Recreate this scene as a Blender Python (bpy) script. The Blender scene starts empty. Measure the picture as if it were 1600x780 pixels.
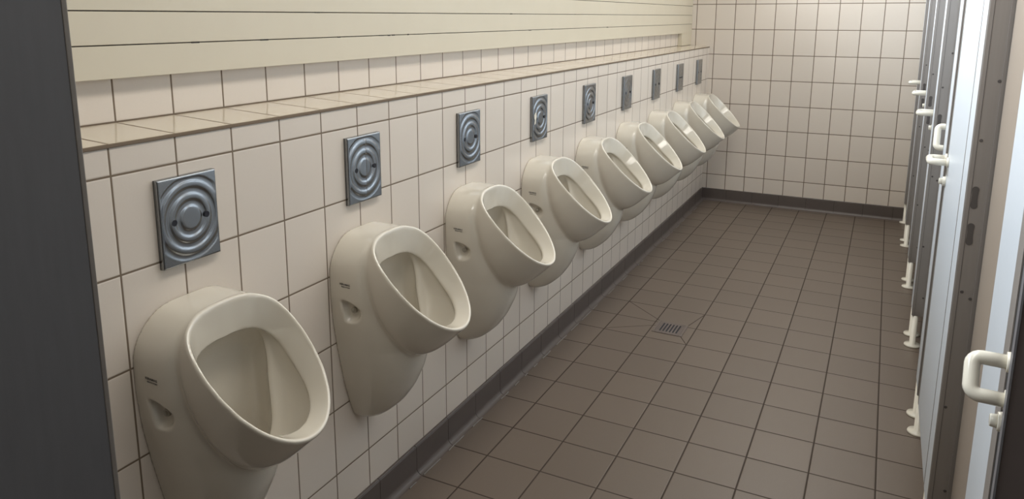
import bpy, bmesh, math, random
import numpy as np
from mathutils import Vector, Matrix

random.seed(4)
scn = bpy.context.scene
col = scn.collection
# ------------------------------------------------------------------ camera
cam_d = bpy.data.cameras.new('camera'); cam = bpy.data.objects.new('camera', cam_d); col.objects.link(cam)
YAW, PITCH, ROLL, F = 0.47829, 0.19638, 0.00044, 1170.54
fw = Vector((-math.sin(YAW)*math.cos(PITCH), math.cos(YAW)*math.cos(PITCH), -math.sin(PITCH)))
rt = Vector((math.cos(YAW), math.sin(YAW), 0)); up = rt.cross(fw)
r2 = math.cos(ROLL)*rt + math.sin(ROLL)*up; u2 = -math.sin(ROLL)*rt + math.cos(ROLL)*up
cam.matrix_world = Matrix(((r2.x, u2.x, -fw.x, 1.28185), (r2.y, u2.y, -fw.y, -1.04387), (r2.z, u2.z, -fw.z, 1.49997), (0, 0, 0, 1)))
cam_d.sensor_width = 36; cam_d.lens = F*36/1600
cam_d.shift_x = 25.89/1600; cam_d.shift_y = -131.15/1600
cam_d.clip_start = 0.02
scn.camera = cam
# ------------------------------------------------------------------ light
w = bpy.data.worlds.new('world'); scn.world = w; w.use_nodes = True
w.node_tree.nodes['Background'].inputs[0].default_value = (0.75, 0.87, 1.0, 1)
w.node_tree.nodes['Background'].inputs[1].default_value = 0.3
def area(name, loc, target, sx, sy, power, color):
    l = bpy.data.lights.new(name, 'AREA'); l.shape = 'RECTANGLE'; l.size = sx; l.size_y = sy
    l.energy = power; l.color = color
    o = bpy.data.objects.new(name, l); col.objects.link(o); o.location = loc
    d = Vector(target)-Vector(loc)
    o.rotation_euler = d.to_track_quat('-Z', 'Y').to_euler()
    return o
# daylight through the high window band above the panelled wall, and the ceiling luminaires
wl = area('window_daylight', (-0.14, 2.2, 2.22), (1.2, 2.2, 2.1), 5.6, 0.45, 92, (0.80, 0.90, 1.0)); wl.data.spread = math.radians(100)
area('ceiling_lamps', (0.85, 2.1, 2.48), (0.85, 2.1, 0), 0.4, 6.1, 44, (1.0, 0.945, 0.86))
scn.view_settings.view_transform = 'Standard'; scn.view_settings.look = 'None'
scn.view_settings.gamma = 1; scn.view_settings.use_curve_mapping = False
scn.view_settings.exposure = 0.0

# ------------------------------------------------------------------ materials
def new_mat(name):
    m = bpy.data.materials.new(name); m.use_nodes = True
    return m, m.node_tree, m.node_tree.nodes['Principled BSDF']
def plain(name, rgb, rough=0.5, metal=0.0, noise=0.0, nscale=30, bump=0.0, coat=0.0, stretch=None):
    m, nt, b = new_mat(name)
    b.inputs['Base Color'].default_value = (*rgb, 1); b.inputs['Roughness'].default_value = rough
    b.inputs['Metallic'].default_value = metal; b.inputs['Coat Weight'].default_value = coat
    b.inputs['Coat Roughness'].default_value = 0.08
    if noise or bump:
        tc = nt.nodes.new('ShaderNodeTexCoord'); nz = nt.nodes.new('ShaderNodeTexNoise'); nz.inputs['Scale'].default_value = nscale
        nz.inputs['Detail'].default_value = 4
        src = tc.outputs['Object']
        if stretch:
            mp = nt.nodes.new('ShaderNodeMapping'); mp.inputs['Scale'].default_value = stretch
            nt.links.new(src, mp.inputs[0]); src = mp.outputs[0]
        nt.links.new(src, nz.inputs['Vector'])
        if noise:
            mr = nt.nodes.new('ShaderNodeMapRange'); mr.inputs[3].default_value = 1-noise; mr.inputs[4].default_value = 1+noise
            nt.links.new(nz.outputs[0], mr.inputs[0])
            mx = nt.nodes.new('ShaderNodeVectorMath'); mx.operation = 'SCALE'; mx.inputs[0].default_value = rgb
            nt.links.new(mr.outputs[0], mx.inputs['Scale']); nt.links.new(mx.outputs[0], b.inputs['Base Color'])
        if bump:
            bp = nt.nodes.new('ShaderNodeBump'); bp.inputs['Strength'].default_value = bump; bp.inputs['Distance'].default_value = 0.002
            nt.links.new(nz.outputs[0], bp.inputs['Height']); nt.links.new(bp.outputs[0], b.inputs['Normal'])
    return m

def math_node(nt, op, a, b=None, c=None):
    n = nt.nodes.new('ShaderNodeMath'); n.operation = op
    for i, v in enumerate((a, b, c)):
        if v is None: continue
        if isinstance(v, (int, float)): n.inputs[i].default_value = v
        else: nt.links.new(v, n.inputs[i])
    return n.outputs[0]

def tile_mat(name, ax, ua0, upitch, va0, vpitch, tile, grout, gw=0.0035, rough=0.3, var=0.03, speck=0.02, gvar=0.0, segs=(), wave=0.15):
    """tiles laid on a grid: ax = two axis letters; joints at ua0+n*upitch and va0+n*vpitch (metres)"""
    m, nt, b = new_mat(name); L = nt.links
    geo = nt.nodes.new('ShaderNodeNewGeometry'); sep = nt.nodes.new('ShaderNodeSeparateXYZ'); L.new(geo.outputs['Position'], sep.inputs[0])
    A = sep.outputs['XYZ'.index(ax[0])]; B = sep.outputs['XYZ'.index(ax[1])]
    def cell(S, o, p):
        q = math_node(nt, 'DIVIDE', math_node(nt, 'SUBTRACT', S, o), p)
        fl = math_node(nt, 'FLOOR', q); fr = math_node(nt, 'SUBTRACT', q, fl)
        d = math_node(nt, 'MULTIPLY', math_node(nt, 'MINIMUM', fr, math_node(nt, 'SUBTRACT', 1.0, fr)), p)
        return fl, d
    fa, da = cell(A, ua0, upitch); fb, db = cell(B, va0, vpitch)
    d = math_node(nt, 'MINIMUM', da, db)
    for (x0, y0, x1, y1) in segs:       # extra cut joints
        ln = math.hypot(x1-x0, y1-y0); ux, uy = (x1-x0)/ln, (y1-y0)/ln
        px = math_node(nt, 'SUBTRACT', A, x0); py = math_node(nt, 'SUBTRACT', B, y0)
        al = math_node(nt, 'ADD', math_node(nt, 'MULTIPLY', px, ux), math_node(nt, 'MULTIPLY', py, uy))
        cr = math_node(nt, 'ABSOLUTE', math_node(nt, 'SUBTRACT', math_node(nt, 'MULTIPLY', px, uy), math_node(nt, 'MULTIPLY', py, ux)))
        ex = math_node(nt, 'MAXIMUM', math_node(nt, 'SUBTRACT', 0.0, al), math_node(nt, 'SUBTRACT', al, ln))
        sd = math_node(nt, 'ADD', math_node(nt, 'MAXIMUM', cr, ex), 0.0006)
        d = math_node(nt, 'MINIMUM', d, sd)
    mask = nt.nodes.new('ShaderNodeMapRange'); mask.interpolation_type = 'SMOOTHSTEP'
    mask.inputs[1].default_value = gw*0.38; mask.inputs[2].default_value = gw*0.62
    L.new(d, mask.inputs[0])
    cmb = nt.nodes.new('ShaderNodeCombineXYZ'); L.new(fa, cmb.inputs[0]); L.new(fb, cmb.inputs[1])
    wn = nt.nodes.new('ShaderNodeTexWhiteNoise'); wn.noise_dimensions = '3D'; L.new(cmb.outputs[0], wn.inputs[0])
    mr = nt.nodes.new('ShaderNodeMapRange'); mr.inputs[3].default_value = 1-var; mr.inputs[4].default_value = 1+var
    L.new(wn.outputs[0], mr.inputs[0])
    nz = nt.nodes.new('ShaderNodeTexNoise'); nz.inputs['Scale'].default_value = 260; nz.inputs['Detail'].default_value = 2
    L.new(geo.outputs['Position'], nz.inputs['Vector'])
    mr2 = nt.nodes.new('ShaderNodeMapRange'); mr2.inputs[3].default_value = 1-speck; mr2.inputs[4].default_value = 1+speck
    L.new(nz.outputs[0], mr2.inputs[0])
    sc = nt.nodes.new('ShaderNodeVectorMath'); sc.operation = 'SCALE'; sc.inputs[0].default_value = tile
    L.new(math_node(nt, 'MULTIPLY', mr.outputs[0], mr2.outputs[0]), sc.inputs['Scale'])
    gz = nt.nodes.new('ShaderNodeTexNoise'); gz.inputs['Scale'].default_value = 3.0; L.new(geo.outputs['Position'], gz.inputs['Vector'])
    gs = nt.nodes.new('ShaderNodeVectorMath'); gs.operation = 'SCALE'; gs.inputs[0].default_value = grout
    mr3 = nt.nodes.new('ShaderNodeMapRange'); mr3.inputs[3].default_value = 1-gvar; mr3.inputs[4].default_value = 1+gvar
    L.new(gz.outputs[0], mr3.inputs[0]); L.new(mr3.outputs[0], gs.inputs['Scale'])
    mx = nt.nodes.new('ShaderNodeMix'); mx.data_type = 'RGBA'
    L.new(mask.outputs[0], mx.inputs[0]); L.new(gs.outputs[0], mx.inputs[6]); L.new(sc.outputs[0], mx.inputs[7])
    L.new(mx.outputs[2], b.inputs['Base Color'])
    rr = nt.nodes.new('ShaderNodeMapRange'); rr.inputs[3].default_value = 0.85; rr.inputs[4].default_value = rough
    L.new(mask.outputs[0], rr.inputs[0]); L.new(rr.outputs[0], b.inputs['Roughness'])
    # relief: rounded tile arris + slight waviness of the glaze
    h = nt.nodes.new('ShaderNodeMapRange'); h.interpolation_type = 'SMOOTHSTEP'
    h.inputs[1].default_value = gw*0.3; h.inputs[2].default_value = gw*1.1; L.new(d, h.inputs[0])
    wz = nt.nodes.new('ShaderNodeTexNoise'); wz.inputs['Scale'].default_value = 14; L.new(geo.outputs['Position'], wz.inputs['Vector'])
    hh = math_node(nt, 'ADD', h.outputs[0], math_node(nt, 'MULTIPLY', wz.outputs[0], wave))
    bp = nt.nodes.new('ShaderNodeBump'); bp.inputs['Strength'].default_value = 0.35; bp.inputs['Distance'].default_value = 0.0015
    L.new(hh, bp.inputs['Height']); L.new(bp.outputs[0], b.inputs['Normal'])
    return m

ZT, S1, R = 1.2653, 0.0616, 0.1966     # ledge height, first short course, tile course height
Z1 = ZT-S1; YE = 5.179; X0 = 0.0367; DB = 0.18
TILE = (0.66, 0.585, 0.505); GROUT = (0.17, 0.125, 0.085)
M = {}
M['tile_left'] = tile_mat('wall_tile_side', 'YZ', 0.0, 0.15, Z1, R, TILE, GROUT, gw=0.0042)
M['tile_end'] = tile_mat('wall_tile_end', 'XZ', X0, 0.15, Z1, R, TILE, GROUT, gw=0.0055)
M['tile_ledge'] = tile_mat('ledge_tile', 'YX', 0.0, 0.15, 0.003, 0.1815, (0.60, 0.53, 0.42), GROUT, gw=0.0045, rough=0.12)
M['tile_back'] = tile_mat('back_strip_tile', 'YZ', 0.0, 0.15, ZT+0.0115, 0.6, TILE, GROUT, gw=0.0045)
M['floor'] = tile_mat('floor_tile', 'XY', 0.5708, 0.20064, 1.2431, 0.20312, (0.131, 0.101, 0.078), (0.035, 0.022, 0.014), gw=0.0052,
                      rough=0.42, var=0.05, speck=0.10, wave=0.3,
                      segs=[(0.385, 2.484, 0.1696, 2.6649), (0.385, 2.42, 0.1696, 2.27), (0.528, 2.484, 0.5708, 2.6649), (0.528, 2.332, 0.5708, 2.2586)])
M['plaster'] = plain('plaster', (0.62, 0.60, 0.56), 0.8, noise=0.03, nscale=6)
M['cream'] = plain('cream_board', (0.585, 0.52, 0.40), 0.38, noise=0.03, nscale=9, bump=0.05)
M['base'] = plain('base_tile', (0.098, 0.078, 0.068), 0.45, noise=0.12, nscale=14)
M['basejoint'] = plain('base_joint', (0.03, 0.024, 0.02), 0.8)
M['silicone'] = plain('old_sealant', (0.22, 0.20, 0.18), 0.6, noise=0.3, nscale=40)
M['porcelain'] = plain('porcelain', (0.63, 0.58, 0.49), 0.09, coat=0.6, noise=0.012, nscale=4)
M['ink'] = plain('label_ink', (0.03, 0.028, 0.03), 0.5)
M['plastic_cap'] = plain('cap_plastic', (0.36, 0.33, 0.27), 0.35)
M['chrome'] = plain('satin_chrome', (0.31, 0.325, 0.34), 0.25, metal=1.0, noise=0.08, nscale=18)
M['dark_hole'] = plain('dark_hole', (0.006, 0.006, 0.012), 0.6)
M['alu'] = plain('anodised_aluminium', (0.29, 0.265, 0.245), 0.45, metal=0.4, noise=0.05, nscale=20, stretch=(8, 8, 0.3))
M['slot'] = plain('slot_recess', (0.075, 0.065, 0.06), 0.6)
M['pale'] = plain('pale_laminate', (0.58, 0.62, 0.66), 0.34, noise=0.015, nscale=60)
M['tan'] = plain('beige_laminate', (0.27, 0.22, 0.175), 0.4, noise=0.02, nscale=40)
M['greylam'] = plain('grey_laminate', (0.158, 0.158, 0.170), 0.3, noise=0.10, nscale=26, stretch=(5, 5, 0.5))
M['brownlam'] = plain('dark_laminate', (0.105, 0.086, 0.083), 0.4, noise=0.05, nscale=30)
M['gap_black'] = plain('gap_shade_black', (0.015, 0.014, 0.014), 0.7)  # near-black colour stands in for the shade inside the door gaps
M['nylon'] = plain('cream_nylon', (0.74, 0.70, 0.60), 0.22, coat=0.3)
M['steel'] = plain('drain_steel', (0.17, 0.14, 0.125), 0.5, metal=0.5, noise=0.2, nscale=60)
M['glass'] = plain('window_glass', (0.9, 0.95, 1), 0.05); M['glass'].node_tree.nodes['Principled BSDF'].inputs['Transmission Weight'].default_value = 1
def emit(name, rgb, s):
    m, nt, b = new_mat(name); b.inputs['Emission Color'].default_value = (*rgb, 1); b.inputs['Emission Strength'].default_value = s
    return m
M['lamp'] = emit('lamp_diffuser', (1, 0.93, 0.82), 3.0)

# ------------------------------------------------------------------ helpers
def link_mesh(name, me, mat=None, parent=None, smooth=False):
    o = bpy.data.objects.new(name, me); col.objects.link(o)
    if mat: me.materials.append(mat)
    if parent: o.parent = parent
    if smooth:
        for p in me.polygons: p.use_smooth = True
    return o
def build(name, bm, mat, parent=None, smooth=False, bevel=0, seg=2):
    bmesh.ops.recalc_face_normals(bm, faces=bm.faces)
    me = bpy.data.meshes.new(name); bm.to_mesh(me); bm.free()
    o = link_mesh(name, me, mat, parent, smooth)
    if bevel:
        md = o.modifiers.new('bevel', 'BEVEL'); md.width = bevel; md.segments = seg; md.limit_method = 'ANGLE'
    return o
def bx(bm, x0, x1, y0, y1, z0, z1):
    vs = [bm.verts.new(p) for p in ((x0,y0,z0),(x1,y0,z0),(x1,y1,z0),(x0,y1,z0),(x0,y0,z1),(x1,y0,z1),(x1,y1,z1),(x0,y1,z1))]
    for f in ((0,3,2,1),(4,5,6,7),(0,1,5,4),(1,2,6,5),(2,3,7,6),(3,0,4,7)): bm.faces.new([vs[i] for i in f])
    return vs
def box(name, x0, x1, y0, y1, z0, z1, mat, parent=None, bevel=0):
    bm = bmesh.new(); bx(bm, x0, x1, y0, y1, z0, z1); return build(name, bm, mat, parent, bevel=bevel)
def cyl(bm, p0, p1, r0, r1=None, n=20, caps=True):
    r1 = r0 if r1 is None else r1
    p0, p1 = Vector(p0), Vector(p1); d = (p1-p0).normalized(); a = d.orthogonal().normalized(); b = d.cross(a)
    ra = [bm.verts.new(p0+r0*(math.cos(t)*a+math.sin(t)*b)) for t in [2*math.pi*i/n for i in range(n)]]
    rb = [bm.verts.new(p1+r1*(math.cos(t)*a+math.sin(t)*b)) for t in [2*math.pi*i/n for i in range(n)]]
    for i in range(n): bm.faces.new((ra[i], ra[(i+1)%n], rb[(i+1)%n], rb[i]))
    if caps: bm.faces.new(ra[::-1]); bm.faces.new(rb)
def tube(bm, pts, r, n=18):
    rings = []
    pts = [Vector(p) for p in pts]
    a = None
    for i, p in enumerate(pts):
        d = ((pts[min(i+1, len(pts)-1)]-pts[i]).normalized() + (pts[i]-pts[max(i-1, 0)]).normalized()).normalized()
        a = d.orthogonal().normalized() if a is None else (a-d*a.dot(d)).normalized()
        b = d.cross(a)
        rings.append([bm.verts.new(p+r*(math.cos(t)*a+math.sin(t)*b)) for t in [2*math.pi*k/n for k in range(n)]])
    for A, B in zip(rings, rings[1:]):
        for k in range(n): bm.faces.new((A[k], A[(k+1)%n], B[(k+1)%n], B[k]))
    bm.faces.new(rings[0][::-1]); bm.faces.new(rings[-1])
def lathe(bm, prof, centre, n=24):     # prof: (radius, z)
    rings = []
    for r, z in prof:
        rings.append([bm.verts.new((centre[0]+r*math.cos(2*math.pi*k/n), centre[1]+r*math.sin(2*math.pi*k/n), centre[2]+z)) for k in range(n)])
    for A, B in zip(rings, rings[1:]):
        for k in range(n): bm.faces.new((A[k], A[(k+1)%n], B[(k+1)%n], B[k]))
    bm.faces.new(rings[0][::-1]); bm.faces.new(rings[-1])
def tag(o, label=None, cat=None, group=None, kind=None):
    if label: o['label'] = label
    if cat: o['category'] = cat
    if group: o['group'] = group
    if kind: o['kind'] = kind
    return o
def empty(name, loc, label, cat, group=None):
    o = bpy.data.objects.new(name, None); o.empty_display_size = 0.05; col.objects.link(o); o.location = loc
    return tag(o, label, cat, group)
def struct(o): o['kind'] = 'structure'; return o
def copy_tree(o, parent=None):
    c = o.copy(); col.objects.link(c)
    if parent: c.parent = parent
    for ch in o.children: copy_tree(ch, c)
    return c

# ------------------------------------------------------------------ room shell
YN, XR, ZC = -3.2, 2.95, 2.56
struct(box('floor', -0.35, XR+0.15, YN-0.15, YE+0.15, -0.1, 0.0, M['floor']))
struct(box('ceiling', -0.35, XR+0.15, YN-0.15, YE+0.15, ZC, ZC+0.1, M['plaster']))
struct(box('wall_far', -0.35, XR+0.15, YE, YE+0.15, 0.0, ZC, M['tile_end']))
struct(box('wall_near', -0.35, XR+0.15, YN-0.15, YN, 0.0, ZC, M['plaster']))
struct(box('wall_right', XR, XR+0.15, YN, YE, 0.0, ZC, M['plaster']))
# low service wall carrying the urinals
bm = bmesh.new(); bx(bm, -DB, 0.0, YN, YE, 0.0, ZT-0.008)
struct(build('wall_service', bm, M['tile_left'])) 
# tiled ledge slab with a slight fall to the front
bm = bmesh.new()
v = [bm.verts.new(p) for p in ((-DB, YN, ZT-0.008), (0.003, YN, ZT-0.008), (0.003, YE, ZT-0.008), (-DB, YE, ZT-0.008),
                               (-DB, YN, ZT+0.0109), (0.003, YN, ZT), (0.003, YE, ZT), (-DB, YE, ZT+0.0109))]
for f in ((0,3,2,1),(4,5,6,7),(0,1,5,4),(1,2,6,5),(2,3,7,6),(3,0,4,7)): bm.faces.new([v[i] for i in f])
struct(build('trim_2', bm, M['tile_ledge'], bevel=0.0015))
# wall behind the ledge with the high window band
bm = bmesh.new()
bx(bm, -0.33, -DB, YN, YE, 0.0, 1.95)
bx(bm, -0.33, -DB, YN, YE, 2.5, ZC)
wins = [(-2.9, -1.6), (-1.4, -0.1), (0.1, 1.3), (1.5, 2.7), (2.9, 4.1), (4.3, 5.05)]
ys = [YN]+[a for p in wins for a in p]+[YE]
for a, b in zip(ys[0::2], ys[1::2]): bx(bm, -0.33, -DB, a, b, 1.95, 2.5)
struct(build('wall_left', bm, M['tile_back']))
for i, (a, b) in enumerate(wins):
    bm = bmesh.new()
    for q in ((a, a+0.04, 1.95, 2.5), (b-0.04, b, 1.95, 2.5), (a+0.04, b-0.04, 1.95, 1.99), (a+0.04, b-0.04, 2.46, 2.5)): bx(bm, -0.28, -0.23, q[0], q[1], q[2], q[3])
    wo = struct(build('window_%d' % (i+1), bm, M['pale']))
    p = box('pane', -0.258, -0.252, a+0.04, b-0.04, 1.99, 2.46, M['glass'], wo)
# cream board casing over the tile strip
bm = bmesh.new()
zb = [1.372, 1.441, 1.511, 1.583, 1.655, 1.727, 1.799, 1.871, 1.943]
for a, b in zip(zb, zb[1:]): bx(bm, -DB+0.0008, -0.148, YN+0.001, YE-0.001, a+(0.0012 if a > 1.38 else 0), b-0.0012)
bx(bm, -DB+0.0008, -0.148, 4.86, YE-0.001, ZT+0.0115, 1.372)
struct(build('trim_1', bm, M['cream'], bevel=0.0008, seg=1))
bm = bmesh.new()   # dark shadow gaps and chipped edges between the boards
for k, z in enumerate(zb[1:-1]): bx(bm, -DB+0.0006, -0.1505, YN+0.002, YE-0.002, z-0.0011, z+0.0011)
ch = random.Random(3)
for (y, z) in [(0.97, 1.4405), (0.995, 1.441), (0.93, 1.441), (1.08, 1.4412), (0.72, 1.4408), (0.42, 1.441), (2.05, 1.4405), (2.3, 1.441), (3.1, 1.441), (1.86, 1.5112), (0.63, 1.5108), (0.2, 1.441), (2.6, 1.511)]:
    l = ch.uniform(0.008, 0.028); t = ch.uniform(0.0012, 0.0022); bx(bm, -0.150, -0.1476, y-l/2, y+l/2, z-t, z+t)
struct(build('trim_3', bm, M['basejoint']))
# skirting tiles: cove profile along the urinal wall and the far wall
def cove(name, along, a0, a1, off, depth=0.012, h=0.101, rad=0.022):
    prof = [(0.0, h), (depth*0.6, h), (depth, h-0.004)] + [(depth+rad*(1-math.cos(t)), rad*(1-math.sin(t))) for t in [math.pi/2*k/6 for k in range(7)]] + [(0.0, 0.0)]
    bm = bmesh.new(); n = int((a1-a0)/0.2031)+1
    edges = [a0+0.2031*i for i in range(n)]+[a1]
    for s, e in zip(edges, edges[1:]):
        if e-s < 0.006: continue
        ring = []
        for q in (s+0.0011, e-0.0011):
            ring.append([bm.verts.new((p[0]+off, q, p[1]+0.0003) if along == 'y' else (q, off-p[0], p[1]+0.0003)) for p in prof])
        m_ = len(prof)
        for k in range(m_): bm.faces.new((ring[0][k], ring[0][(k+1)%m_], ring[1][(k+1)%m_], ring[1][k]))
        bm.faces.new(ring[0][::-1]); bm.faces.new(ring[1])
    return struct(build(name, bm, M['base']))
cove('baseboard_left', 'y', 1.2431-0.2031*20, YE-0.036, 0.0005)
cove('baseboard_far', 'x', 0.001, 2.9, YE-0.0005)
bm = bmesh.new()
bx(bm, 0.0004, 0.011, YN+0.01, YE-0.03, 0.001, 0.0995); bx(bm, 0.002, 2.9, YE-0.011, YE-0.0004, 0.001, 0.0995)
struct(build('trim_4', bm, M['basejoint']))
bm = bmesh.new()   # worn sealant bead where skirting meets the floor
rs = random.Random(9); y = 0.6
while y < 4.9:
    l = rs.uniform(0.03, 0.13)
    if rs.random() < 0.6: tube(bm, [(0.036+rs.uniform(-.001, .001), y+l*k/3, 0.0016) for k in range(4)], 0.0022, 6)
    y += l+rs.uniform(0.01, 0.09)
struct(build('trim_5', bm, M['silicone']))

# ------------------------------------------------------------------ urinal (implicit surface -> surface nets)
def smin(a, b, k):
    h = np.clip(0.5+0.5*(b-a)/k, 0, 1); return b*(1-h)+a*h-k*h*(1-h)
def smax(a, b, k): return -smin(-a, -b, k)
P0 = np.array([0.104, 0.919]); E_ = np.array([0.24, -0.245])/0.343; N_ = np.array([-E_[1], E_[0]])
def polar(pts, sc, kn):
    s = np.array([p[0] for p in pts])-sc; y = np.array([p[1] for p in pts])
    a = np.arctan2(y, s); r = np.hypot(s, y); o = np.argsort(a); a, r = a[o], r[o]
    aa = np.linspace(0, math.pi, 241)
    # smooth interpolation of the radius over the half outline (even function of the angle)
    rr = np.interp(aa, a, r)
    ext = np.concatenate([rr[::-1][:-1], rr]); ker = np.hanning(kn); ker /= ker.sum()
    full = np.concatenate([ext[-241:-1], ext, ext[1:241]])
    sm = np.convolve(full, ker, 'same')[240:240+len(ext)][240:]
    return aa, sm
SC = 0.155
OUT = polar([(-0.003, 0), (-0.001, 0.045), (0.006, 0.078), (0.02, 0.105), (0.042, 0.123), (0.075, 0.133), (0.11, 0.1365), (0.155, 0.1355), (0.2, 0.128), (0.25, 0.111), (0.285, 0.091), (0.312, 0.066), (0.331, 0.036), (0.338, 0)], SC, 27)
INN = polar([(0.056, 0), (0.058, 0.05), (0.068, 0.084), (0.095, 0.102), (0.155, 0.106), (0.20, 0.100), (0.25, 0.082), (0.285, 0.052), (0.300, 0.02), (0.303, 0)], SC, 45)
WZ = [(0.350, 0.045), (0.362, 0.062), (0.41, 0.080), (0.48, 0.101), (0.59, 0.124), (0.69, 0.140), (0.76, 0.147), (0.80, 0.148), (0.93, 0.148)]
DZ = [(0.350, 0.045), (0.365, 0.075), (0.41, 0.125), (0.46, 0.160), (0.52, 0.188), (0.57, 0.200), (0.63, 0.196), (0.70, 0.165), (0.80, 0.13), (0.88, 0.108), (0.93, 0.104)]
def sm_interp(z, tab):
    zz = np.linspace(0.3, 1.0, 141); v = np.interp(zz, [t[0] for t in tab], [t[1] for t in tab])
    ker = np.hanning(13); ker /= ker.sum(); vp = np.concatenate([np.full(6, v[0]), v, np.full(6, v[-1])]); v = np.convolve(vp, ker, 'valid')
    return np.interp(z, zz, v)
def body(x, ay, z):
    # back shell standing on the wall
    wv = sm_interp(z, WZ); dv = sm_interp(z, DZ)
    n = np.interp(z, [0.35, 0.6, 0.72, 0.85], [2.3, 2.4, 3.2, 5.0])
    g = (np.abs(np.maximum(x, 0)/dv)**n + (ay/wv)**n)**(1/n)
    fa = (g-1)*np.minimum(wv, dv)
    qx = ay-(0.148-0.12); qz = z-(0.923-0.12)      # rounded shoulders
    corner = np.where((qx > 0) & (qz > 0), np.hypot(np.maximum(qx, 0), np.maximum(qz, 0)), np.maximum(qx, qz))-0.12
    crown = z-(0.922-0.30*ay**2-0.04*np.maximum(x, 0))
    fa = smax(fa, smax(corner, crown, 0.01), 0.012)
    fa = smax(fa, 0.352-z, 0.02)
    # bowl below the tilted rim plane
    dx = x-P0[0]; dz = z-P0[1]
    s = dx*E_[0]+dz*E_[1]; t = dx*N_[0]+dz*N_[1]; h = -t
    ang = np.arctan2(ay, s-SC); rr = np.hypot(s-SC, ay)
    ro = np.interp(ang, *OUT)
    hm = 1.13*np.interp(s, [-0.02, 0.05, 0.15, 0.20, 0.26, 0.30, 0.35], [0.055, 0.085, 0.135, 0.155, 0.182, 0.202, 0.212])
    hh = np.clip(h/hm, 0, 0.985)
    k = (1-hh**4.2)**(1/2.2)
    fb = rr-ro*k
    fb = smax(fb, t, 0.008)
    return smin(fa, fb, 0.010), s, t, ang, rr, ro
def field(x, y, z):
    ay = np.abs(y)
    f, s, t, ang, rr, ro = body(x, ay, z)
    ri = np.interp(ang, *INN)
    h = -t
    wv = np.maximum(ro-ri-0.007, 0.004)
    top = np.clip((-(np.cos(ang))-0.2)/0.6, 0, 1)
    H = 0.053-0.020*np.clip(np.cos(ang), 0, 1)**2
    rc = ri + wv*np.clip(1-np.maximum(h, -0.02)/H, 0, 1.3)**1.05 + 0.013*np.clip((h-H-0.004)/0.012, 0, 1)
    c1 = rr-rc
    cav = smax(c1, -(x-0.042-0.09*(0.88-z)), 0.04)
    cav = smax(cav, np.where(t > -0.05, -1.0, f+0.016), 0.01)
    cav = smax(cav, ay-0.111-0.06*np.clip((t+0.060)/0.035, 0, 1), 0.006)
    f = smax(f, -cav, 0.005)
    # side fixing recess
    poly = [(0.030, 0.756), (0.070, 0.751), (0.097, 0.729), (0.097, 0.708), (0.080, 0.688), (0.044, 0.686)]
    d = np.full(x.shape, -1.0)
    for i in range(len(poly)):
        a, b = poly[i], poly[(i+1) % len(poly)]
        ex, ez = b[0]-a[0], b[1]-a[1]; l = math.hypot(ex, ez)
        d = smax(d, ((x-a[0])*(-ez)+(z-a[1])*ex)/l, 0.012)
    depth = np.clip(0.146-ay, -0.02, 0.05)
    rec = smax(d+0.004+0.5*np.maximum(depth-0.012, 0), depth-0.023-0.03*(x-0.03), 0.008)
    f = smax(f, -rec, 0.007)
    return smax(f, 0.0006-x, 0.001)
def surface_nets(fn, lo, hi, st):
    ax = [np.arange(l, h+st, st) for l, h in zip(lo, hi)]
    X, Y, Z = np.meshgrid(*ax, indexing='ij'); Fv = fn(X, Y, Z); sg = Fv < 0
    nx, ny, nz = Fv.shape
    cs = [sg[i:nx-1+i, j:ny-1+j, k:nz-1+k] for i in (0, 1) for j in (0, 1) for k in (0, 1)]
    cnt = sum(c.astype(int) for c in cs); act = (cnt > 0) & (cnt < 8)
    idx = -np.ones(act.shape, int); ii = np.argwhere(act); idx[act] = np.arange(len(ii))
    acc = np.zeros((len(ii), 3)); num = np.zeros(len(ii))
    corners = [(i, j, k) for i in (0, 1) for j in (0, 1) for k in (0, 1)]
    for a in corners:
        for d in range(3):
            if a[d] == 1: continue
            b = list(a); b[d] = 1
            va = Fv[ii[:, 0]+a[0], ii[:, 1]+a[1], ii[:, 2]+a[2]]; vb = Fv[ii[:, 0]+b[0], ii[:, 1]+b[1], ii[:, 2]+b[2]]
            cr = (va < 0) != (vb < 0); tt = np.where(cr, va/(va-vb+1e-20), 0)
            p = np.tile(np.array(a, float), (len(ii), 1)); p[:, d] = tt
            acc[cr] += p[cr]; num[cr] += 1
    V = (ii+acc/num[:, None])*st+np.array(lo)
    Fs = []
    for d in range(3):
        e1, e2 = [(1, 2), (2, 0), (0, 1)][d]
        sl0 = [slice(None)]*3; sl1 = [slice(None)]*3; sl0[d] = slice(0, -1); sl1[d] = slice(1, None)
        ch = sg[tuple(sl0)] != sg[tuple(sl1)]; q = np.argwhere(ch)
        ok = (q[:, e1] > 0) & (q[:, e2] > 0) & (q[:, e1] < Fv.shape[e1]-1) & (q[:, e2] < Fv.shape[e2]-1); q = q[ok]
        def g(o1, o2):
            r = q.copy(); r[:, e1] -= o1; r[:, e2] -= o2; return idx[r[:, 0], r[:, 1], r[:, 2]]
        quad = np.stack([g(1, 1), g(0, 1), g(0, 0), g(1, 0)], 1)
        flip = ~sg[q[:, 0], q[:, 1], q[:, 2]]; quad[flip] = quad[flip][:, ::-1]
        Fs.append(quad)
    Q = np.concatenate(Fs)
    for it in range(3):        # pull vertices onto the exact surface
        x, y, z = V.T; e = 5e-4; f0 = fn(x, y, z)
        g = np.stack([(fn(x+e, y, z)-f0)/e, (fn(x, y+e, z)-f0)/e, (fn(x, y, z+e)-f0)/e], 1)
        stp = (f0/(np.sum(g*g, 1)+1e-3))[:, None]*g
        V = V-np.clip(stp, -st*0.5, st*0.5)
    return V, Q
V, Q = surface_nets(field, (-0.004, -0.168, 0.335), (0.364, 0.168, 0.950), 0.0036)
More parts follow.
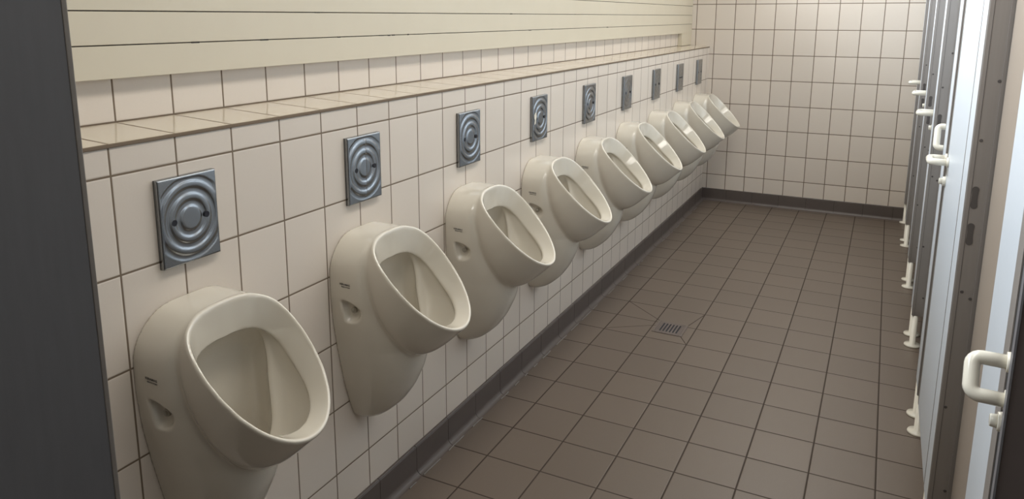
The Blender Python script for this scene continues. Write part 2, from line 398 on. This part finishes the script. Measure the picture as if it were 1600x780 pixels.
me = bpy.data.meshes.new('bowl'); me.from_pydata(V.tolist(), [], Q.tolist()); me.update()
ur = empty('wall_urinal', (0, 0, 0), 'white ceramic wall urinal', 'urinal', 'wall urinals along the tiled wall')
bowl = link_mesh('bowl', me, M['porcelain'], ur, True)
def yside(x, z):              # half width of the shell at a point of its side
    lo, hi = 0.05, 0.17
    for _ in range(30):
        m_ = (lo+hi)/2
        if body(np.array([x]), np.array([m_]), np.array([z]))[0][0] < 0: lo = m_
        else: hi = m_
    return lo
def brand_text(name, body_txt, size, x, z, tilt):
    cu = bpy.data.curves.new(name, 'FONT'); cu.body = body_txt; cu.size = size; cu.align_x = 'CENTER'; cu.extrude = 0.0; cu.offset = 0.0002
    tmp = bpy.data.objects.new('tmp', cu); col.objects.link(tmp); bpy.context.view_layer.update()
    m_ = bpy.data.meshes.new_from_object(tmp.evaluated_get(bpy.context.evaluated_depsgraph_get())); bpy.data.objects.remove(tmp)
    for vv in m_.vertices:
        px, pz = vv.co.x*math.cos(tilt)-vv.co.y*math.sin(tilt), vv.co.x*math.sin(tilt)+vv.co.y*math.cos(tilt)
        X_, Z_ = x+px, z+pz
        vv.co = (X_, -yside(X_, Z_)-0.0006, Z_)
    return m_
m1 = brand_text('brand_mark', 'KERAMAG', 0.0072, 0.052, 0.796, -0.05)
m2 = brand_text('brand_mark', 'RENOVA PLAN', 0.0042, 0.054, 0.790, -0.05)
bm = bmesh.new(); bm.from_mesh(m1); bm.from_mesh(m2); build('brand_mark', bm, M['ink'], ur)
bm = bmesh.new(); cyl(bm, (0.066, -0.1290, 0.7225), (0.0655, -0.1205, 0.7225), 0.0085, n=24); cyl(bm, (0.066, -0.1315, 0.7225), (0.066, -0.1285, 0.7225), 0.0045, n=16)
tag(build('fixing_cap', bm, M['plastic_cap'], ur, True, bevel=0.001), 'round grey plastic screw cap')

# ------------------------------------------------------------------ flush plates
def plate_mesh(hw, hh, seed, variant):
    rs = random.Random(seed); bm = bmesh.new(); n1, n2 = 76, 94; T = 0.014
    grid = []
    cx, cz = rs.uniform(-.002, .002), rs.uniform(-.003, .003); amp = 0.0012 if variant < 5 else 0.0008
    for i in range(n1+1):
        row = []
        for j in range(n2+1):
            y = -hw+2*hw*i/n1; z = -hh+2*hh*j/n2
            r = math.hypot(y-cx, z-cz)
            e = min(hw-abs(y), hh-abs(z))
            fade = min(1, max(0, (e-0.003)/0.006))
            hgt = 0.0
            hgt = amp if r < 0.0195 else amp*math.tanh(2.2*math.cos(2*math.pi*(r-0.0195)/0.0262))/math.tanh(2.2)
            if r > 0.088: hgt *= max(0, 1-(r-0.088)/0.006)
            hgt *= fade
            if variant == 1: hgt += 0.0012*math.exp(-((y)/0.0035)**2)*(1 if abs(z) < 0.08 else 0)*fade    # raised line shaped in for a vertical reflection on the chrome
            if variant == 3 and y < -0.03: hgt -= 0.001*math.exp(-((z+0.005)/0.02)**2)*fade
            edge = 0.0025*(1-min(1, e/0.0025))**2
            row.append(bm.verts.new((T+hgt-edge, y, z)))
        grid.append(row)
    for i in range(n1):
        for j in range(n2): bm.faces.new((grid[i][j], grid[i+1][j], grid[i+1][j+1], grid[i][j+1]))
    rim = [grid[i][0] for i in range(n1+1)]+[grid[n1][j] for j in range(1, n2+1)]+[grid[i][n2] for i in range(n1-1, -1, -1)]+[grid[0][j] for j in range(n2-1, 0, -1)]
    low = [bm.verts.new((0.0006, v.co.y, v.co.z)) for v in rim]
    N = len(rim)
    for k in range(N): bm.faces.new((rim[k], low[k], low[(k+1)%N], rim[(k+1)%N]))
    bm.faces.new(low)
    return bm
ORD = ['first', 'second', 'third', 'fourth', 'fifth', 'sixth', 'seventh', 'eighth', 'ninth']
plate_lab = ['nearest chrome flush plate beside the dark grey panel, above the nearest urinal', 'chrome flush plate with a vertical reflection line shaped across its rings, above the second urinal',
 'scratched chrome flush plate with dark rings, above the third urinal from the dark screen', 'chrome flush plate with a torn white sticker at its left hole, above the fourth urinal',
 'chrome flush plate above the middle urinal of the nine, fifth from the dark screen', 'chrome flush plate on tiles above the sixth urinal from the dark screen',
 'chrome flush plate above the seventh urinal, third from the far wall', 'chrome flush plate above the eighth urinal, second from the far wall',
 'narrow-looking chrome flush plate next to the far tiled wall, above the last urinal']
ur_lab = ['nearest white ceramic urinal, cut off by the bottom of the photo, beside the dark screen', 'second white ceramic urinal from the dark screen, whole bowl and drain cover in view',
 'third white ceramic urinal from the dark screen, black gap showing in its side recess', 'fourth white ceramic urinal, under the flush plate with a white sticker scrap',
 'middle one of the nine white ceramic urinals on the tiled wall', 'sixth white ceramic urinal counted from the dark screen, fourth from the far wall',
 'third white ceramic urinal from the far tiled wall', 'second white ceramic urinal from the far tiled wall', 'last white ceramic urinal, right beside the far tiled wall']
for i in range(9):
    t = ur if i == 0 else copy_tree(ur)
    t.location = (0, 0.6*i, 0); t['label'] = ur_lab[i]
    p = empty('flush_plate', (0, 0.6*i+0.012, 1.084), plate_lab[i], 'flush plate', 'chrome flush plates above the urinals')
    build('cover', plate_mesh(0.074, 0.0935, i, i), M['chrome'], p, True)
    if i != 7:
        for s in (-1, 1):
            bm = bmesh.new(); cyl(bm, (0.011, s*0.0415, 0), (0.0157, s*0.0415, 0), 0.0066, n=20); build('plug', bm, M['dark_hole'], p)
    else:
        box('badge', 0.0125, 0.0162, -0.03, 0.045, -0.003, 0.003, M['dark_hole'], p)
    if i == 3:
        bm = bmesh.new(); vs = [(-.07, .018), (-.052, .03), (-.046, .012), (-.05, -.004), (-.055, -.018), (-.066, -.022), (-.062, -.004), (-.068, .006)]
        a = [bm.verts.new((0.0163, y, z)) for y, z in vs]; b = [bm.verts.new((0.0172, y, z)) for y, z in vs]
        bm.faces.new(a); bm.faces.new(b[::-1])
        for k in range(len(a)): bm.faces.new((a[k], a[(k+1)%8], b[(k+1)%8], b[k]))
        tag(build('sticker', bm, M['nylon'], p), 'torn white sticker scrap')

# ------------------------------------------------------------------ floor drain
dr = empty('floor_drain', (0.457, 2.408, 0), 'small square dark metal floor drain with slotted grate set in the brown tiles', 'drain')
def ring_frame(bm, a, b, z0, z1):
    bx(bm, -b, -a, -b, b, z0, z1); bx(bm, a, b, -b, b, z0, z1); bx(bm, -a, a, -b, -a, z0, z1); bx(bm, -a, a, a, b, z0, z1)
bm = bmesh.new(); ring_frame(bm, 0.062, 0.073, 0.0002, 0.0032); build('frame', bm, M['steel'], dr, bevel=0.0008)
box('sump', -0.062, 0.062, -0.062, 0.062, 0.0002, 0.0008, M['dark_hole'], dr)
bm = bmesh.new(); ring_frame(bm, 0.05, 0.061, 0.001, 0.0028)
for k in range(-3, 4): bx(bm, k*0.0158-0.0038, k*0.0158+0.0038, -0.05, 0.05, 0.001, 0.0028)
build('grate', bm, M['steel'], dr)

# ------------------------------------------------------------------ dark screen at left foreground
sc_ = empty('privacy_screen', (0.608, -0.6, 0), 'dark grey laminate panel standing edge on at the left border, in front of the urinals', 'partition')
sc_.rotation_euler = (0, 0, math.radians(66))
box('panel', -0.62, -0.005, 0, 0.022, 0.15, 2.02, M['greylam'], sc_)
box('edge_strip', -0.0048, 0.0, -0.0008, 0.0228, 0.15, 2.02, M['alu'], sc_, 0.001)
for x in (-0.53, -0.06):
    bm = bmesh.new(); lathe(bm, [(0.03, 0.0), (0.03, 0.006), (0.0105, 0.010), (0.0105, 0.15)], (x, 0.011, 0)); build('foot', bm, M['nylon'], sc_, True)

# ------------------------------------------------------------------ cubicle row on the right
def part(name, x0, x1, y0, y1, z0, z1, mat, par, bevel=0):
    l = par.location; return box(name, x0-l.x, x1-l.x, y0-l.y, y1-l.y, z0-l.z, z1-l.z, mat, par, bevel)
XP = 1.49; ZB, ZH = 0.15, 2.02; XB = 2.85
def foot(par, x, y):
    l = par.location
    bm = bmesh.new(); lathe(bm, [(0.034, 0.0), (0.035, 0.004), (0.033, 0.009), (0.013, 0.013), (0.0125, ZB)], (x-l.x, y-l.y, 0))
    return build('foot', bm, M['nylon'], par, True)
PIL = [(1.13, 1.285), (1.885, 2.05), (2.725, 2.885), (3.585, 3.74), (4.455, 4.62)]
pil_lab = ['pale cubicle pilaster nearest the camera, its brown-grey edge with two slots and screws facing us', 'pale cubicle pilaster right behind the closed pale door with the handle',
 'third cubicle pilaster along, slotted grey edge seen left of the closed pale door', 'fourth cubicle pilaster along, narrow slotted grey edge', 'farthest free standing cubicle pilaster, thin pale strip near the far wall']
def slot_mesh(par, x, y, z):
    bm = bmesh.new()
    n = 12; pts = []
    R_, h_ = 0.0078, 0.021
    for k in range(n+1): a = math.pi*k/n; pts.append((R_*math.cos(a), h_+R_*math.sin(a)))
    pts += [(-R_*0.85, 0.006), (-R_*0.85, -0.006)]
    for k in range(n+1): a = math.pi+math.pi*k/n; pts.append((R_*math.cos(a), -h_+R_*math.sin(a)))
    pts += [(R_*0.85, -0.006), (R_*0.85, 0.006)]
    l = par.location
    a_ = [bm.verts.new((x+p[0]-l.x, y-l.y, z+p[1]-l.z)) for p in pts]; b_ = [bm.verts.new((x+p[0]-l.x, y+0.0008-l.y, z+p[1]-l.z)) for p in pts]
    bm.faces.new(a_); bm.faces.new(b_[::-1]); N = len(pts)
    for k in range(N): bm.faces.new((a_[k], a_[(k+1)%N], b_[(k+1)%N], b_[k]))
    return build('keeper_slot', bm, M['slot'], par)
def screw(par, x, y, z):
    l = par.location; bm = bmesh.new(); cyl(bm, (x-l.x, y-l.y, z-l.z), (x-l.x, y-0.0012-l.y, z-l.z), 0.0042, 0.0036, n=14)
    return build('screw', bm, M['slot'], par)
for i, (a, b) in enumerate(PIL):
    p = empty('cubicle_pilaster', (XP, (a+b)/2, 0), pil_lab[i], 'cubicle pilaster', 'pilasters of the cubicle row')
    part('panel', XP, XP+0.024, a+0.006, b-0.006, ZB, ZH, M['pale'], p, 0.0008)
    part('jamb_profile', XP-0.001, XP+0.055, a, a+0.0055, ZB, ZH, M['alu'], p, 0.0008)
    part('edge_strip', XP-0.002, XP+0.004, a+0.0057, a+0.016, ZB, ZH, M['alu'], p)
    part('groove', XP+0.0085, XP+0.0095, a-0.0006, a-0.0001, ZB, ZH, M['slot'], p); part('door_stop', XP+0.042, XP+0.055, a-0.004, a-0.0002, ZB, ZH, M['alu'], p)
    part('jamb_profile', XP-0.001, XP+0.055, b-0.0055, b, ZB, ZH, M['alu'], p, 0.0008)
    foot(p, XP+0.014, a+0.012); foot(p, XP+0.014, b-0.012)
    yf = a-0.0008
    for z in (1.055, 0.96): slot_mesh(p, XP+0.018, yf, z)
    for x, z in ((XP+0.046-0.008, 1.347), (XP+0.016, 1.2), (XP+0.016, 0.806), (XP+0.036, 0.79), (XP+0.013, 0.482), (XP+0.036, 0.24), (XP+0.016, 1.62), (XP+0.036, 1.9)): screw(p, x, a, z)
# far filler strip by the end wall
p = empty('cubicle_filler', (XP, 5.13, 0), 'narrow pale filler strip of the cubicle row against the far tiled wall', 'cubicle filler panel')
part('panel', XP, XP+0.024, 5.10, YE-0.002, ZB, ZH, M['pale'], p); part('jamb_profile', XP-0.001, XP+0.055, 5.092, 5.0995, ZB, ZH, M['alu'], p); foot(p, XP+0.014, 5.115)
# dividing walls between cubicles
mid = [(a+b)/2 for a, b in PIL]
for i, y in enumerate(mid):
    o = box('cubicle_divider', XP+0.0255, XB, y-0.0065, y+0.0065, ZB, ZH, M['tan'])
    tag(o, 'beige cubicle dividing wall behind the %s pilaster of the row' % ORD[i], 'cubicle divider', 'dividers inside the cubicle row')
# end panel facing the camera
ep = empty('cubicle_end_panel', (XP, 0.243, 0), 'dark brown end panel of the cubicle row at the right edge of the photo', 'cubicle end panel')
part('panel', XP+0.002, XB, 0.238, 0.251, ZB, ZH, M['brownlam'], ep)
part('edge_strip', XP-0.0015, XP+0.0015, 0.2355, 0.2525, ZB, ZH, M['greylam'], ep)
foot(ep, XP+0.03, 0.2445)

def door(name_lab, yn, yf, xn, xf, parts, group='cubicle doors', handle=None, cat='cubicle door', lock_y=None):
    """door from its near end (xn, yn) to its far end (xf, yf)"""
    t = empty('cubicle_door', (xn, yn, 0), name_lab, cat, group)
    L_ = math.hypot(xf-xn, yf-yn); t.rotation_euler = (0, 0, math.atan2(yf-yn, xf-xn)-math.pi/2)
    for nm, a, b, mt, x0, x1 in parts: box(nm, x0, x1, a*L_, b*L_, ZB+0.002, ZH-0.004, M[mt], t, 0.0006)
    ya, yb, z, tilt, leg = handle
    ym = (ya+yb)/2; hs = (yb-ya)/2
    bm = bmesh.new(); R_ = 0.0114; c = 0.0135
    pts = [(0, -hs)]+[(-leg+c-c*math.sin(k*math.pi/2/5), -hs+c-c*math.cos(k*math.pi/2/5)) for k in range(6)]
    pts += [(p_[0], -p_[1]) for p_ in pts[::-1]]
    P = [(p_[0], ym+p_[1]*math.cos(tilt), z+p_[1]*math.sin(tilt)) for p_ in pts]
    tube(bm, P, R_)
    hd = build('handle', bm, M['nylon'], t, True)
    bm = bmesh.new()
    for s in (-1, 1): q = (0, ym+s*hs*math.cos(tilt), z+s*hs*math.sin(tilt)); cyl(bm, (-0.0002, q[1], q[2]), (-0.007, q[1], q[2]), 0.017, 0.016, n=24)
    build('rose', bm, M['nylon'], hd, True, bevel=0.001)
    ly = ym if lock_y is None else lock_y
    bm = bmesh.new(); cyl(bm, (-0.0002, ly, z-0.070), (-0.010, ly, z-0.070), 0.017, 0.015, n=24); cyl(bm, (-0.010, ly, z-0.070), (-0.020, ly, z-0.070), 0.011, 0.010, n=20)
    build('lock', bm, M['nylon'], t, True, bevel=0.001)
    return t
door('pale blue white cubicle door, closed, its cream handle at the far side', 1.290, 1.845, XP, XP, [('panel', 0, 0.93, 'pale', 0, 0.022), ('edge_strip', 0.935, 0.965, 'alu', -0.001, 0.023), ('gap_shade', 0.967, 0.999, 'gap_black', 0.002, 0.02)], handle=(0.465, 0.545, 1.035, 0, 0.052))  # black strip paints in the dark gap at the far edge
door('nearest cubicle door, beige and pale blue, with the large cream handle by the dark end panel', 0.262, 1.118, 1.497, 1.540,  # black strips near the handle paint the shade of the gaps
     [('gap_shade', 0, 0.015, 'gap_black', 0.004, 0.018), ('edge_strip', 0.016, 0.075, 'greylam', 0, 0.022), ('gap_shade', 0.0755, 0.10, 'gap_black', 0.001, 0.018), ('edge_profile', 0.1005, 0.185, 'alu', -0.001, 0.023), ('panel', 0.1855, 0.56, 'pale', 0, 0.022), ('tan_panel', 0.5605, 0.998, 'tan', 0, 0.022)], handle=(-0.004, 0.056, 0.940, 1.0, 0.052), lock_y=0.026)  # far part of the door is tan, the middle part pale
dl = ['cubicle door behind the closed pale door, its cream handle turned upright', 'cubicle door with a cream handle sticking out beyond the third pilaster',
      'cubicle door with a cream handle sticking out beyond the fourth pilaster', 'farthest cubicle door, cream handle in front of the far tiled wall']
for i in range(4):
    a = PIL[i+1][1]+0.006; b = (PIL[i+2][0] if i < 3 else 5.092)-0.008
    door(dl[i], a, b, 1.513 if i == 0 else 1.497, 1.541, [('panel', 0, 0.999, 'pale', 0, 0.022)], handle=(0.03, 0.115, [1.065, 1.062, 1.078, 1.07][i], [1.05, 0, 0, 0][i], [0.045, 0.066, 0.066, 0.07][i]))

# head rail of the cubicle row
o = box('head_rail', XP-0.006, XP+0.04, 0.238, YE-0.002, ZH+0.001, ZH+0.05, M['alu'])
tag(o, 'aluminium head rail running along the top of the cubicle fronts', 'rail')
# ceiling luminaires
for k, y in enumerate((-2.4, -1.1, 0.2, 1.5, 2.8, 4.1)):
    t = empty('ceiling_light', (0.85, y, ZC), 'long ceiling light above the corridor', 'ceiling light', 'ceiling lights over the corridor')
    box('housing', -0.07, 0.07, -0.6, 0.6, -0.05, -0.0005, M['pale'], t, 0.004); box('diffuser', -0.055, 0.055, -0.58, 0.58, -0.06, -0.0505, M['lamp'], t)
